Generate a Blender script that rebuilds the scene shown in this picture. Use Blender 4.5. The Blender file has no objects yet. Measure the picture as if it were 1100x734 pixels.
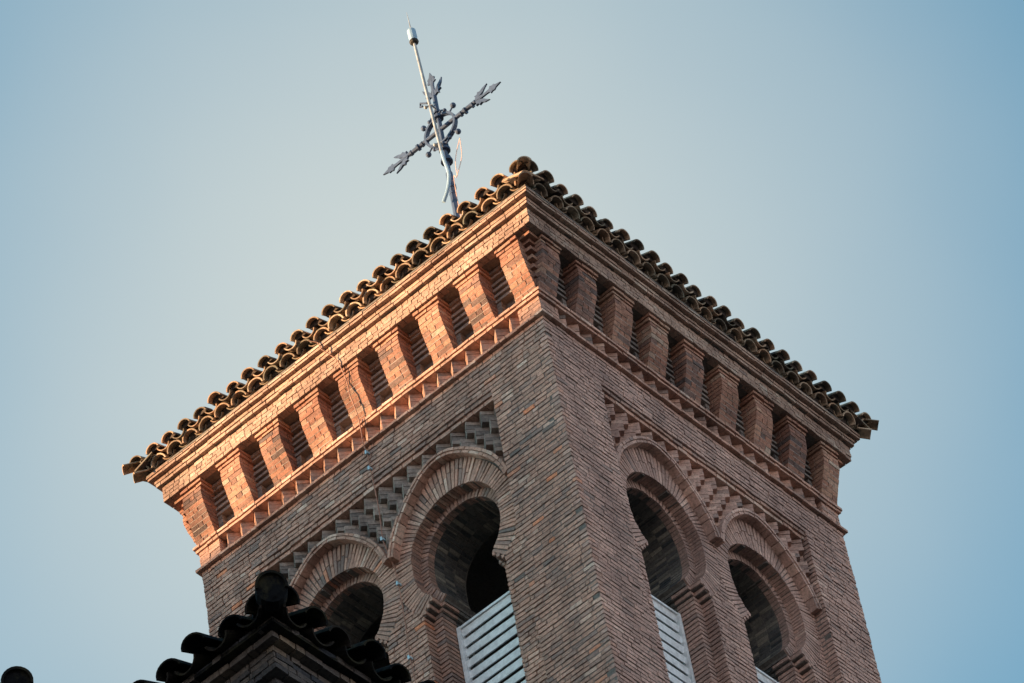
import bpy, math, random
from mathutils import Vector, Matrix
from mathutils import noise as mnoise
random.seed(7)
rnd = random.random
def U(a, b): return a + (b - a) * rnd()
PI = math.pi
S = bpy.context.scene
COL = S.collection

# ------------------------------------------------------------------ camera
FPX = 5251.588
CAMPOS = Vector([23.21935, -35.243, -44.29331])
ROWS = [[0.7350363, 0.6644826, -0.1348499], [0.5565086, -0.477634, 0.6798264], [-0.3873239, 0.5747422, 0.7208686]]
cd = bpy.data.cameras.new('camera'); cam = bpy.data.objects.new('camera', cd); COL.objects.link(cam)
cd.sensor_fit = 'HORIZONTAL'; cd.sensor_width = 36.0; cd.lens = FPX / 1100.0 * 36.0
cd.clip_start = 0.5; cd.clip_end = 9000
rt, up, fw = [Vector(r) for r in ROWS]
cam.matrix_world = Matrix(((rt.x, up.x, -fw.x, CAMPOS.x), (rt.y, up.y, -fw.y, CAMPOS.y), (rt.z, up.z, -fw.z, CAMPOS.z), (0, 0, 0, 1)))
S.camera = cam
S.render.resolution_x = 1024; S.render.resolution_y = 683

# ------------------------------------------------------------------ light
SUN_AZ = math.radians(38)      # from -x towards -y
SUN_EL = math.radians(6.0)
sdir = Vector((-math.cos(SUN_AZ) * math.cos(SUN_EL), -math.sin(SUN_AZ) * math.cos(SUN_EL), math.sin(SUN_EL)))
sl = bpy.data.lights.new('sun', 'SUN'); so = bpy.data.objects.new('sun', sl); COL.objects.link(so)
so.rotation_euler = sdir.to_track_quat('Z', 'Y').to_euler()
sl.energy = 5.0; sl.angle = math.radians(0.5); sl.color = (1.0, 0.64, 0.34)
VIGNETTE = (1.29, 1.41, 1.365)
W_ = bpy.data.worlds.new('World'); S.world = W_; W_.use_nodes = True
nt = W_.node_tree; nt.nodes.clear()
sky = nt.nodes.new('ShaderNodeTexSky'); sky.sky_type = 'NISHITA'; sky.sun_disc = False
sky.sun_elevation = math.radians(12); sky.sun_rotation = math.atan2(sdir.x, sdir.y)
sky.air_density = 1.0; sky.dust_density = 2.5; sky.ozone_density = 1.5
hs = nt.nodes.new('ShaderNodeHueSaturation'); hs.inputs['Saturation'].default_value = 0.62
mx = nt.nodes.new('ShaderNodeMix'); mx.data_type = 'RGBA'; mx.blend_type = 'MULTIPLY'; mx.inputs[0].default_value = 1
mx.inputs[7].default_value = (0.22, .56, .68, 1)
bg = nt.nodes.new('ShaderNodeBackground'); bg.inputs[1].default_value = 0.15
wo = nt.nodes.new('ShaderNodeOutputWorld')
nt.links.new(sky.outputs[0], hs.inputs['Color']); nt.links.new(hs.outputs[0], mx.inputs[6])
# pale patch put into the sky round the view axis, standing in for lens vignette
tc = nt.nodes.new('ShaderNodeTexCoord'); vd = nt.nodes.new('ShaderNodeVectorMath'); vd.operation = 'DISTANCE'
vd.inputs[1].default_value = (-0.4011, 0.5689, 0.7179)
nz = nt.nodes.new('ShaderNodeTexNoise'); nz.inputs['Scale'].default_value = 7; nz.inputs['Detail'].default_value = 3; nt.links.new(tc.outputs['Generated'], nz.inputs['Vector'])
md = nt.nodes.new('ShaderNodeMath'); md.operation = 'MULTIPLY_ADD'; md.inputs[1].default_value = 0.05; nt.links.new(nz.outputs[0], md.inputs[0])
nt.links.new(tc.outputs['Generated'], vd.inputs[0]); nt.links.new(vd.outputs['Value'], md.inputs[2])
mr = nt.nodes.new('ShaderNodeMapRange'); mr.interpolation_type = 'SMOOTHSTEP'; mr.inputs['From Min'].default_value = 0.222; mr.inputs['From Max'].default_value = 0.02
nt.links.new(md.outputs[0], mr.inputs['Value'])
vl = nt.nodes.new('ShaderNodeMix'); vl.data_type = 'RGBA'; vl.inputs[7].default_value = (VIGNETTE[0], VIGNETTE[1], VIGNETTE[2], 1)
nt.links.new(mr.outputs[0], vl.inputs[0]); nt.links.new(mx.outputs[2], vl.inputs[6])
# bright, faintly rosy band added low in the sky to light the shaded walls
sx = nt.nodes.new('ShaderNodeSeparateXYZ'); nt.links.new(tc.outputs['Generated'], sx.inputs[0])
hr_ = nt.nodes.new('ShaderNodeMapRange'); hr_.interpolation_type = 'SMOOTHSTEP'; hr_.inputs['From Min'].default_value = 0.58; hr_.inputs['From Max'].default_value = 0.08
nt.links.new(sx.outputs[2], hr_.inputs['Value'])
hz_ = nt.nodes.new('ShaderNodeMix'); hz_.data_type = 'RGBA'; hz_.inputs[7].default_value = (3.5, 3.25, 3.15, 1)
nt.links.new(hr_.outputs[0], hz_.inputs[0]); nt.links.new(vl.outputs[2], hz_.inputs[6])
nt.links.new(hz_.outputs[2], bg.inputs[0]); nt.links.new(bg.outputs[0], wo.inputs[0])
S.view_settings.view_transform = 'Standard'; S.view_settings.look = 'None'
S.view_settings.exposure = 1.72; S.view_settings.gamma = 1.0
S.render.engine = 'CYCLES'

# ------------------------------------------------------------------ materials
def mat(name):
    m = bpy.data.materials.new(name); m.use_nodes = True
    n = m.node_tree; b = n.nodes['Principled BSDF']
    return m, n, b
def ramp(n, stops):
    r = n.nodes.new('ShaderNodeValToRGB'); e = r.color_ramp.elements
    while len(e) > 1: e.remove(e[-1])
    e[0].position = stops[0][0]; e[0].color = (*stops[0][1], 1)
    for p, c in stops[1:]:
        q = e.new(p); q.color = (*c, 1)
    return r
def noise(n, scale, detail=6, rough=.6, vec=None):
    t = n.nodes.new('ShaderNodeTexNoise'); t.inputs['Scale'].default_value = scale
    t.inputs['Detail'].default_value = detail; t.inputs['Roughness'].default_value = rough
    if vec is None:
        g = n.nodes.new('ShaderNodeNewGeometry'); vec = g.outputs['Position']
    n.links.new(vec, t.inputs['Vector']); return t
def mult(n, a, b, fac=1.0, mode='MULTIPLY'):
    m = n.nodes.new('ShaderNodeMix'); m.data_type = 'RGBA'; m.blend_type = mode
    if isinstance(fac, float): m.inputs[0].default_value = fac
    else: n.links.new(fac, m.inputs[0])
    n.links.new(a, m.inputs[6])
    if isinstance(b, tuple): m.inputs[7].default_value = (*b, 1)
    else: n.links.new(b, m.inputs[7])
    return m.outputs[2]
def bump(n, b, h, strength, dist):
    bp = n.nodes.new('ShaderNodeBump'); bp.inputs['Strength'].default_value = strength; bp.inputs['Distance'].default_value = dist
    n.links.new(h, bp.inputs['Height']); n.links.new(bp.outputs[0], b.inputs['Normal'])
def brick_mat(name, stops, dirt=(.68, .67, .68), lime=.35):
    m, n, b = mat(name)
    at = n.nodes.new('ShaderNodeAttribute'); at.attribute_name = 'tint'
    r = ramp(n, stops); n.links.new(at.outputs['Fac'], r.inputs[0])
    n1 = noise(n, 26, 7, .7); r1 = ramp(n, [(.3, (.55, .55, .55)), (.5, (1, 1, 1)), (.72, (1.35, 1.32, 1.28))]); n.links.new(n1.outputs[0], r1.inputs[0])
    c = mult(n, r.outputs[0], r1.outputs[0])
    n2 = noise(n, 1.1, 5, .6); r2 = ramp(n, [(.38, dirt), (.6, (1, 1, 1))]); n.links.new(n2.outputs[0], r2.inputs[0])
    c = mult(n, c, r2.outputs[0], .8)
    n3 = noise(n, 9, 8, .75); r3 = ramp(n, [(.58, (0, 0, 0)), (.72, (lime, lime, lime))]); n.links.new(n3.outputs[0], r3.inputs[0])
    c = mult(n, c, (.38, .35, .31), r3.outputs[0], 'MIX')
    g5 = n.nodes.new('ShaderNodeNewGeometry'); mp = n.nodes.new('ShaderNodeMapping'); mp.inputs['Scale'].default_value = (2.6, 2.6, .33)
    n.links.new(g5.outputs['Position'], mp.inputs['Vector'])
    n5 = noise(n, 1.0, 6, .62, mp.outputs[0]); r5 = ramp(n, [(.34, (.70, .70, .71)), (.5, (1, 1, 1)), (.66, (1.15, 1.13, 1.11))]); n.links.new(n5.outputs[0], r5.inputs[0])
    c = mult(n, c, r5.outputs[0], .85)
    n.links.new(c, b.inputs['Base Color']); b.inputs['Roughness'].default_value = .92
    b.inputs['Specular IOR Level'].default_value = .15
    n4 = noise(n, 60, 6, .7); bump(n, b, n4.outputs[0], .8, .012)
    return m
WALLSTOPS = [(0, (.16, .15, .145)), (.2, (.25, .20, .185)), (.42, (.32, .235, .20)), (.62, (.38, .26, .215)), (.8, (.43, .31, .26)), (.92, (.48, .41, .36)), (.975, (.50, .27, .19)), (1, (.54, .25, .15))]
def tone(st, r, g, b): return [(p, (min(.8, c[0] * r), min(.8, c[1] * g), min(.8, c[2] * b))) for p, c in st]
M = {}
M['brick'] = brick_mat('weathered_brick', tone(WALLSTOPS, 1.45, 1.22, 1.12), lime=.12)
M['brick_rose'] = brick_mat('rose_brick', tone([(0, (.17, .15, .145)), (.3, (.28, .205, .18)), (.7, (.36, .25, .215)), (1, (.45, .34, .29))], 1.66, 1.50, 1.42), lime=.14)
M['brick_red'] = brick_mat('red_brick', [(0, (.15, .11, .10)), (.25, (.28, .16, .125)), (.55, (.40, .20, .14)), (.8, (.46, .26, .18)), (1, (.48, .35, .27))], (.6, .56, .56), .3)
M['brick_pink'] = brick_mat('pink_brick', [(0, (.22, .16, .14)), (.4, (.38, .25, .195)), (.75, (.46, .31, .24)), (1, (.52, .41, .33))], (.6, .57, .56), .35)
M['brick_recess'] = brick_mat('recess_shade_brick', [(0, (.07, .075, .08)), (.5, (.15, .14, .13)), (.85, (.22, .20, .175)), (1, (.36, .32, .26))], lime=.35)  # brick colour darkened to carry the shade deep inside the arches
M['brick_grey'] = brick_mat('grey_brick', [(0, (.14, .135, .13)), (.5, (.31, .25, .22)), (.85, (.42, .335, .29)), (1, (.50, .41, .35))])
def plain(name, col, rough=.9, nscale=8, amt=.35, metallic=0, bmp=.4):
    m, n, b = mat(name)
    n1 = noise(n, nscale, 7, .7); lo = tuple(1 - amt for _ in range(3)); hi = tuple(1 + amt for _ in range(3))
    r1 = ramp(n, [(.32, lo), (.68, hi)]); n.links.new(n1.outputs[0], r1.inputs[0])
    rgb = n.nodes.new('ShaderNodeRGB'); rgb.outputs[0].default_value = (*col, 1)
    n.links.new(mult(n, rgb.outputs[0], r1.outputs[0]), b.inputs['Base Color'])
    b.inputs['Roughness'].default_value = rough; b.inputs['Metallic'].default_value = metallic
    b.inputs['Specular IOR Level'].default_value = .25
    if bmp: bump(n, b, n1.outputs[0], bmp, .01)
    return m
M['mortar'] = plain('old_lime_mortar', (.155, .135, .12), .95, 30, .4)
M['mortar_light'] = plain('pale_lime_mortar', (.34, .28, .24), .95, 30, .35)
M['white'] = plain('white_louvre_paint', (.80, .81, .82), .6, 11, .22, bmp=.15)
M['iron'] = plain('painted_wrought_iron', (.06, .085, .14), .45, 9, .25, bmp=.1)
M['galv'] = plain('galvanised_steel', (.30, .32, .33), .55, 9, .35, .2)
M['bluecap'] = plain('pale_blue_metal', (.28, .40, .50), .5, 20, .1)
M['dark'] = plain('dark_rubber', (.03, .028, .025), .6, 20, .2)
M['copper'] = plain('weathered_copper_cable', (.34, .17, .12), .6, 20, .25)
M['palewire'] = plain('pale_copper_strip', (.75, .50, .40), .5, 20, .15)
M['clip'] = plain('pale_blue_clip', (.42, .58, .66), .5, 20, .1)
M['ground'] = plain('paving', (.075, .07, .065), .95, 1.5, .25)
M['plaster'] = plain('building_plaster', (.42, .37, .30), .9, 2, .15)
M['plug'] = plain('shaded_bedding_mortar', (.075, .058, .05), .95, 20, .4)  # plug mortar coloured dark, standing in for shade inside the tile ends
M['glass'] = plain('window_glass', (.04, .05, .06), .15, 2, .1, bmp=0)
def tile_mat(name, stops, lichen):
    m, n, b = mat(name)
    at = n.nodes.new('ShaderNodeAttribute'); at.attribute_name = 'tint'
    r = ramp(n, stops); n.links.new(at.outputs['Fac'], r.inputs[0])
    n1 = noise(n, 14, 8, .7); r1 = ramp(n, [(.34, (.45, .45, .45)), (.52, (1, 1, 1)), (.7, (1.3, 1.3, 1.25))]); n.links.new(n1.outputs[0], r1.inputs[0])
    c = mult(n, r.outputs[0], r1.outputs[0])
    n2 = noise(n, 5, 7, .7); r2 = ramp(n, [(.48, (0, 0, 0)), (.62, (.8, .8, .8))]); n.links.new(n2.outputs[0], r2.inputs[0])
    c = mult(n, c, lichen, r2.outputs[0], 'MIX')
    n.links.new(c, b.inputs['Base Color']); b.inputs['Roughness'].default_value = .95; b.inputs['Specular IOR Level'].default_value = .06
    bump(n, b, n1.outputs[0], .6, .012)
    return m
M['tile'] = tile_mat('old_clay_tile', [(0, (.13, .11, .09)), (.35, (.31, .22, .155)), (.75, (.45, .28, .185)), (1, (.55, .42, .31))], (.17, .165, .13))
M['tile_dark'] = tile_mat('shaded_clay_tile', [(0, (.006, .007, .009)), (.6, (.015, .015, .016)), (1, (.04, .032, .026))], (.035, .032, .02))  # near-black tiles, the deep shade on the turret eaves put into the colour
M['brick_dark'] = brick_mat('dark_turret_brick', [(0, (.04, .042, .05)), (.4, (.085, .075, .072)), (.75, (.13, .105, .09)), (1, (.21, .16, .115))], lime=.1)  # darker brick tones for the turrets
def shaft_mat():
    m, n, b = mat('distant_brickwork')
    t = n.nodes.new('ShaderNodeTexBrick'); g = n.nodes.new('ShaderNodeNewGeometry')
    sp = n.nodes.new('ShaderNodeSeparateXYZ'); n.links.new(g.outputs['Position'], sp.inputs[0])
    ad = n.nodes.new('ShaderNodeMath'); n.links.new(sp.outputs[0], ad.inputs[0]); n.links.new(sp.outputs[1], ad.inputs[1])
    cb = n.nodes.new('ShaderNodeCombineXYZ'); n.links.new(ad.outputs[0], cb.inputs[0]); n.links.new(sp.outputs[2], cb.inputs[1])
    n.links.new(cb.outputs[0], t.inputs['Vector'])
    t.inputs['Color1'].default_value = (.25, .165, .135, 1); t.inputs['Color2'].default_value = (.15, .115, .105, 1); t.inputs['Mortar'].default_value = (.155, .135, .12, 1)
    t.inputs['Scale'].default_value = 1; t.inputs['Brick Width'].default_value = .26; t.inputs['Row Height'].default_value = .072; t.inputs['Mortar Size'].default_value = .01
    n.links.new(t.outputs[0], b.inputs['Base Color']); b.inputs['Roughness'].default_value = .92
    bp = n.nodes.new('ShaderNodeBump'); bp.inputs['Strength'].default_value = .6; bp.inputs['Distance'].default_value = .01; bp.invert = True
    n.links.new(t.outputs[1], bp.inputs['Height']); n.links.new(bp.outputs[0], b.inputs['Normal'])
    return m
M['shaft'] = shaft_mat()

# ------------------------------------------------------------------ object helpers
def empty(name, loc, label, cat, group=None):
    o = bpy.data.objects.new(name, None); COL.objects.link(o); o.location = loc; o.empty_display_size = .3
    o['label'] = label; o['category'] = cat
    if group: o['group'] = group
    return o
def tag(o, label, cat, group=None):
    o['label'] = label; o['category'] = cat
    if group: o['group'] = group
    return o
class MB:
    def __init__(s): s.v = []; s.f = []; s.t = []; s.mi = []
    def add(s, vs, fs, tint=None, mi=0):
        b = len(s.v); s.v += [tuple(p) for p in vs]; tint = rnd() if tint is None else tint
        for f in fs: s.f.append(tuple(b + i for i in f)); s.t.append(tint); s.mi.append(mi)
    def build(s, name, mats, parent=None, smooth=False, origin=None):
        wobble = parent is not None and parent.name.split('.')[0] in ('bell_tower', 'brick_wall', 'roof', 'tiled_turret')
        me = bpy.data.meshes.new(name)
        org = Vector(origin) if origin is not None else Vector((0, 0, 0))
        if parent is not None: 
            base = Vector((0, 0, 0)); p = parent
            while p is not None: base += p.location; p = p.parent
        else: base = org
        if len(s.v) > 60 and wobble:
            q = []
            for p in s.v:
                v = Vector(p); w = mnoise.noise_vector(v * .7) * .006 + mnoise.noise_vector(v * 3.1) * .0035 + mnoise.noise_vector(v * 9.0) * .002
                q.append(v + w)
            s.v = q
        me.from_pydata([(p[0] - base.x, p[1] - base.y, p[2] - base.z) for p in s.v], [], s.f)
        a = me.attributes.new('tint', 'FLOAT', 'FACE'); a.data.foreach_set('value', s.t)
        if not isinstance(mats, (list, tuple)): mats = [mats]
        for m in mats: me.materials.append(m)
        me.polygons.foreach_set('material_index', s.mi)
        if smooth: me.polygons.foreach_set('use_smooth', [True] * len(s.f))
        me.update()
        o = bpy.data.objects.new(name, me); COL.objects.link(o)
        if parent is not None: o.parent = parent
        else: o.location = org
        return o
HF = [(0, 1, 2, 3), (7, 6, 5, 4), (0, 4, 5, 1), (1, 5, 6, 2), (2, 6, 7, 3), (3, 7, 4, 0)]
HFI = [tuple(reversed(f)) for f in HF]
class Face:
    """maps along-wall distance s, outward distance n and height z to the world"""
    def __init__(s, kind, o=(0, 0), W=6.0): s.k = kind; s.o = o; s.W = W; s.flip = kind in 'RB'
    def P(s, a, n, z):
        x, y = s.o; k = s.k
        if k == 'L': return (x - a, y - n, z)
        if k == 'R': return (x + n, y + a, z)
        if k == 'B': return (x - a, y + s.W + n, z)
        return (x - s.W - n, y + a, z)
def quadprism(mb, F, q, n0, n1, tint=None, j=.003, mi=0):
    """q: four (s,z), extruded from n0 (back) to n1 (front)"""
    area = sum(q[i][0] * q[(i + 1) % 4][1] - q[(i + 1) % 4][0] * q[i][1] for i in range(4))
    if area < 0: q = q[::-1]
    vs = []
    for n in (n0, n1):
        for (a, z) in q:
            if j: vs.append(F.P(a + U(-j, j), n + (U(-j, j) if n == n1 else 0), z + U(-j, j)))
            else: vs.append(F.P(a, n, z))
    # s,z ccw with n out of page? (s,n,z) right handed when not flipped -> (s,z) ccw seen from +n is reversed
    mb.add(vs, HF if not F.flip else HFI, tint, mi)
def box(mb, F, s0, s1, n0, n1, z0, z1, tint=None, j=.003, mi=0):
    quadprism(mb, F, [(s0, z0), (s1, z0), (s1, z1), (s0, z1)], n0, n1, tint, j, mi)
def aabox(mb, x0, x1, y0, y1, z0, z1, tint=.5, mi=0):
    vs = [(x0, y0, z0), (x1, y0, z0), (x1, y1, z0), (x0, y1, z0), (x0, y0, z1), (x1, y0, z1), (x1, y1, z1), (x0, y1, z1)]
    mb.add(vs, [(3, 2, 1, 0), (4, 5, 6, 7), (0, 1, 5, 4), (1, 2, 6, 5), (2, 3, 7, 6), (3, 0, 4, 7)], tint, mi)
def row(mb, F, s0, s1, z0, z1, n, depth=.12, L=.19, H=.10, off=0.0, gap=.011, j=.0035, header=.25, tint=None, protr=.005):
    """a course of bricks; the ends are cut where the interval ends"""
    a = s0 - off
    while a < s1 - .012:
        l = H if rnd() < header else L * U(.92, 1.06)
        b = a + l; c0 = max(a, s0); c1 = min(b, s1)
        if s1 - c1 < .045: c1 = s1
        if c1 - c0 > .02:
            e = U(-protr, protr)
            t = tint() if tint else None
            box(mb, F, c0 + (gap / 2 if c0 > s0 else 0), c1 - (gap / 2 if c1 < s1 else 0), n - depth, n + e, z0, z1, t, j)
        a = c1 if c1 == s1 else b
def tube(mb, pts, r, seg=8, tint=.5, cap=True, mi=0, radii=None):
    pts = [Vector(p) for p in pts]; n = len(pts); rings = []
    prev = None
    for i, p in enumerate(pts):
        d = (pts[min(i + 1, n - 1)] - pts[max(i - 1, 0)]).normalized()
        ref = prev if prev is not None else (Vector((0, 0, 1)) if abs(d.z) < .9 else Vector((1, 0, 0)))
        u = (ref - d * ref.dot(d)).normalized(); w = d.cross(u); prev = u
        rr = radii[i] if radii else r
        rings.append([p + (u * math.cos(2 * PI * k / seg) + w * math.sin(2 * PI * k / seg)) * rr for k in range(seg)])
    vs = [q for rg in rings for q in rg]; fs = []
    for i in range(n - 1):
        for k in range(seg):
            k2 = (k + 1) % seg; fs.append((i * seg + k, i * seg + k2, (i + 1) * seg + k2, (i + 1) * seg + k))
    if cap: fs.append(tuple(reversed(range(seg)))); fs.append(tuple((n - 1) * seg + k for k in range(seg)))
    mb.add(vs, fs, tint, mi)
def sphere(mb, c, r, tint=.5, sc=(1, 1, 1), mi=0, nu=10, nv=7):
    vs = []; fs = []; c = Vector(c)
    for i in range(nv + 1):
        th = PI * i / nv
        for k in range(nu):
            ph = 2 * PI * k / nu; vs.append(c + Vector((r * sc[0] * math.sin(th) * math.cos(ph), r * sc[1] * math.sin(th) * math.sin(ph), r * sc[2] * math.cos(th))))
    for i in range(nv):
        for k in range(nu):
            k2 = (k + 1) % nu; fs.append((i * nu + k, (i + 1) * nu + k, (i + 1) * nu + k2, i * nu + k2))
    mb.add(vs, fs, tint, mi)

# ------------------------------------------------------------------ setting
mb = MB(); g = 4000; ZG = CAMPOS.z - 1.65
mb.add([(-g, -g, ZG), (g, -g, ZG), (g, g, ZG), (-g, g, ZG)], [(0, 1, 2, 3)])
o = mb.build('ground', M['ground']); o['kind'] = 'structure'

# the block of flats down the street whose roofline keeps the low sun off the tower below its cornice
def far_block():
    e = empty('apartment_block', (-52, -46, ZG), 'plain plastered block of flats standing beyond the left edge of the view', 'building')
    zt = 6.93
    m = MB(); aabox(m, -95, 0, -52, -40, ZG, zt - .3); m.build('wall', M['plaster'], e)
    m = MB(); aabox(m, -95.3, .3, -52.3, -39.7, zt - .29, zt); r = m.build('roof', M['ground'], e)
    for i in range(15):
        for k in range(8):
            if len([c for c in e.children]) > 95: break
            x = -90 + 6 * i; z = zt - 5 - 5.5 * k
            if z < ZG + 2: continue
            m = MB(); aabox(m, x, x + 1.3, -40 , -39.93, z, z + 1.8); m.build('window', M['glass'], e)
far_block()

# ------------------------------------------------------------------ clay tile roof
def shell(mb, P0, ax, upv, side, length, r0, r1, th, seg=9, down=False, tint=None, arc=PI, flat=1.0):
    """half-round clay tile: from P0 along ax; r0 radius at P0, r1 at the far end"""
    vs = []; nst = 3; sg = -1 if down else 1
    for i in range(nst):
        f = i / (nst - 1); c = P0 + ax * (length * f); r = r0 + (r1 - r0) * f
        for rr in (r, r - th):
            for k in range(seg + 1):
                a = PI / 2 - arc / 2 + arc * k / seg
                vs.append(c + side * (rr * math.cos(a)) + upv * (sg * rr * flat * math.sin(a)))
    K = seg + 1; fs = []
    def idx(i, layer, k): return i * 2 * K + layer * K + k
    for i in range(nst - 1):
        for k in range(seg):
            fs.append((idx(i, 0, k), idx(i, 0, k + 1), idx(i + 1, 0, k + 1), idx(i + 1, 0, k)))
            fs.append((idx(i, 1, k + 1), idx(i, 1, k), idx(i + 1, 1, k), idx(i + 1, 1, k + 1)))
        fs.append((idx(i, 0, 0), idx(i + 1, 0, 0), idx(i + 1, 1, 0), idx(i, 1, 0)))
        fs.append((idx(i, 0, seg), idx(i, 1, seg), idx(i + 1, 1, seg), idx(i + 1, 0, seg)))
    for i, rev in ((0, False), (nst - 1, True)):
        for k in range(seg):
            q = (idx(i, 0, k), idx(i, 1, k), idx(i, 1, k + 1), idx(i, 0, k + 1))
            fs.append(q if not rev else q[::-1])
    # handedness
    if ax.cross(side).dot(upv) * sg > 0: fs = [f[::-1] for f in fs]
    mb.add(vs, fs, tint)
def plug(mb, P, ax, upv, side, r, flat, tint):
    K = 9; vs = []
    for f in (0, .12):
        for k in range(K + 1):
            a = PI * k / K; vs.append(P + ax * f + side * (r * math.cos(a)) + upv * (r * flat * math.sin(a)))
    n = K + 1; fs = [tuple(range(n)), tuple(range(n, 2 * n))[::-1]] + [(i, (i + 1) % n, n + (i + 1) % n, n + i)[::-1] for i in range(n)]
    if ax.cross(side).dot(upv) > 0: fs = [f[::-1] for f in fs]
    mb.add(vs, fs, tint)
def roof(parent, o, W, z, ov, n_tile, r, slope_deg, mtile, mmortar, tip=.57, wob=1.0, lower=True, discs=False, hr=.8, mplug=None, lift=0):
    sl = math.radians(slope_deg); tn = math.tan(sl)
    m = MB(); x, y = o; p = ov
    apex = (x - W / 2, y + W / 2, z + (W / 2 + p) * tn)
    c = [(x + p, y - p), (x + p, y + W + p), (x - W - p, y + W + p), (x - W - p, y - p)]
    vs = [(a, b, z - .03) for a, b in c] + [(a, b, z) for a, b in c] + [apex]
    m.add(vs, [(3, 2, 1, 0)] + [(i, (i + 1) % 4, 4 + (i + 1) % 4, 4 + i) for i in range(4)] + [(4 + i, 4 + (i + 1) % 4, 8) for i in range(4)], .3)
    if lift:
        h_ = lift * .62
        aabox(m, x - W - p + .05, x + p - .05, y - p + .05, y + W + p - .05, z + .003, z + h_, .4)
    body = m.build('roof', mmortar, parent)
    m = MB(); pm = MB()
    pitch = (W + 2 * tip) / n_tile
    for kind in 'LRBF':
        F = Face(kind, o, W)
        O = Vector(F.P(0, 0, 0)); sv = (Vector(F.P(1, 0, 0)) - O); nv = (Vector(F.P(0, 1, 0)) - O)
        ax = (-nv * math.cos(sl) + Vector((0, 0, math.sin(sl)))); upv = (nv * math.sin(sl) + Vector((0, 0, math.cos(sl))))
        for k in range(n_tile):
            s = -tip + pitch * (k + .5)
            dmax = min(s + tip, W + tip - s)
            def put(ds, tipn, dz, rr, down, ln=.44):
                j = 0; d = 0.0
                while d < dmax - .12 and j < 14:
                    P = O + sv * (s + ds + U(-.012, .012) * wob) + nv * (tipn - d + U(-.022, .022) * wob) + Vector((0, 0, z + dz + d * tn + U(-.008, .008) * wob))
                    P += upv * (.0 if not down else 0)
                    l2 = min(ln, (dmax - d) / math.cos(sl) + .05)
                    a2 = (ax + sv * U(-.03, .03) * wob + upv * U(-.02, .02) * wob).normalized()
                    sd = (sv + upv * U(-.06, .06) * wob).normalized()
                    if down: shell(m, P, a2, upv, sd, l2, rr * .92, rr * 1.0, .016, 9, True, arc=PI * .9, flat=.78)
                    else: shell(m, P + upv * (.012 if j else .0), a2, upv, sd, l2, rr * U(.98, 1.05), rr * .86, .018, 10, arc=PI * .95, flat=.8)
                    d += .33; j += 1
            put(0, tip + U(-.01, .01), .075 + lift, r * .95, False)
            if k < n_tile - 1: put(pitch / 2, tip - .03, .085 + lift, r * 1.02, True)
            if lower:
                s_ = s
                PP = O + sv * s_ + nv * (tip - .06) + Vector((0, 0, z + .075 + lift + .06 * tn)); plug(pm, PP, ax, upv, sv, r * .9, .8, U(0, 1))
                PP = O + sv * s_ + nv * (tip - .115 - U(.06, .12)) + Vector((0, 0, z - .02 + lift * .5 + .09 * tn)); plug(pm, PP, ax, upv, sv, r * 1.05, .8, U(0, 1))
                P = O + sv * (s_ + U(-.012, .012)) + nv * (tip - .115 + U(-.015, .015)) + Vector((0, 0, z - .02 + lift * .5))
                shell(m, P, ax, upv, (sv + upv * U(-.05, .05)).normalized(), .34, r * U(1.08, 1.18), r, .02, 10, flat=U(.8, .92))
                if k < n_tile - 1:
                    P = O + sv * (s_ + pitch / 2) + nv * (tip - .15) + Vector((0, 0, z + .055 + lift * .6))
                    shell(m, P, ax, upv, sv, .32, r * .95, r, .016, 9, True, arc=PI * .86, flat=.8)
    tl = m.build('roof_tiles', mtile, body)
    if lower: pm.build('mortar_plugs', mplug or mmortar, body)
    # hips
    for i, (a, b) in enumerate(c):
        dx = -1 if a > x - W / 2 else 1; dy = -1 if b > y + W / 2 else 1
        h = Vector((dx, dy, 0)).normalized(); L = (W / 2 + tip) * math.sqrt(2); th = math.atan(tn / math.sqrt(2))
        ax = (h * math.cos(th) + Vector((0, 0, math.sin(th)))); upv = (-h * math.sin(th) + Vector((0, 0, math.cos(th)))); sd = ax.cross(upv)
        cx = x - W / 2; cy = y + W / 2
        start = Vector((cx, cy, 0)) - h * (L + .05)
        m = MB(); d = 0; j = 0
        while d < L - .1:
            P = start + h * d + Vector((0, 0, z + .085 + lift * .45 + d * math.tan(th) + (.01 if j else 0)))
            shell(m, P, ax, upv, sd, min(.46, L - d + .1), r * hr, r * hr * .85, .02, 12, arc=PI * (1.1 if discs else .9), flat=1 if discs else .78)
            d += .36; j += 1
        # bedding course under the corner tile
        P = start + h * .13 + Vector((0, 0, z - .02)); shell(m, P, ax, upv, sd, .4, r * .8, r * .75, .02, 12, flat=.75)
        hp = m.build('hip_ridge', mtile, body)
        if discs:
            m = MB(); P = start + h * .03 + Vector((0, 0, z + .085)); q = []
            vs = []
            for e_ in (0, 1):
                for k in range(16):
                    aa = 2 * PI * k / 16; vs.append(P + h * (.1 * e_) + sd * (r * hr * .98 * math.cos(aa)) + upv * (r * hr * .98 * math.sin(aa)))
            m.add(vs, [tuple(range(16))[::-1], tuple(range(16, 32))] + [(k, (k + 1) % 16, 16 + (k + 1) % 16, 16 + k) for k in range(16)], .1)
            m.build('mortar_plug', mmortar, hp)
    return body

# ------------------------------------------------------------------ the bell tower
TW = empty('bell_tower', (-3, 3, ZG), 'tall square brick bell tower with horseshoe arches and a tiled hip roof', 'tower')
W = 6.0
FL, FR, FB, FF = [Face(k) for k in 'LRBF']
CH = .072
SA, SB = .98, 5.06
CEN = (2.05, 4.02)
ZTOP = -.61; ZBOT = -7.55

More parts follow.
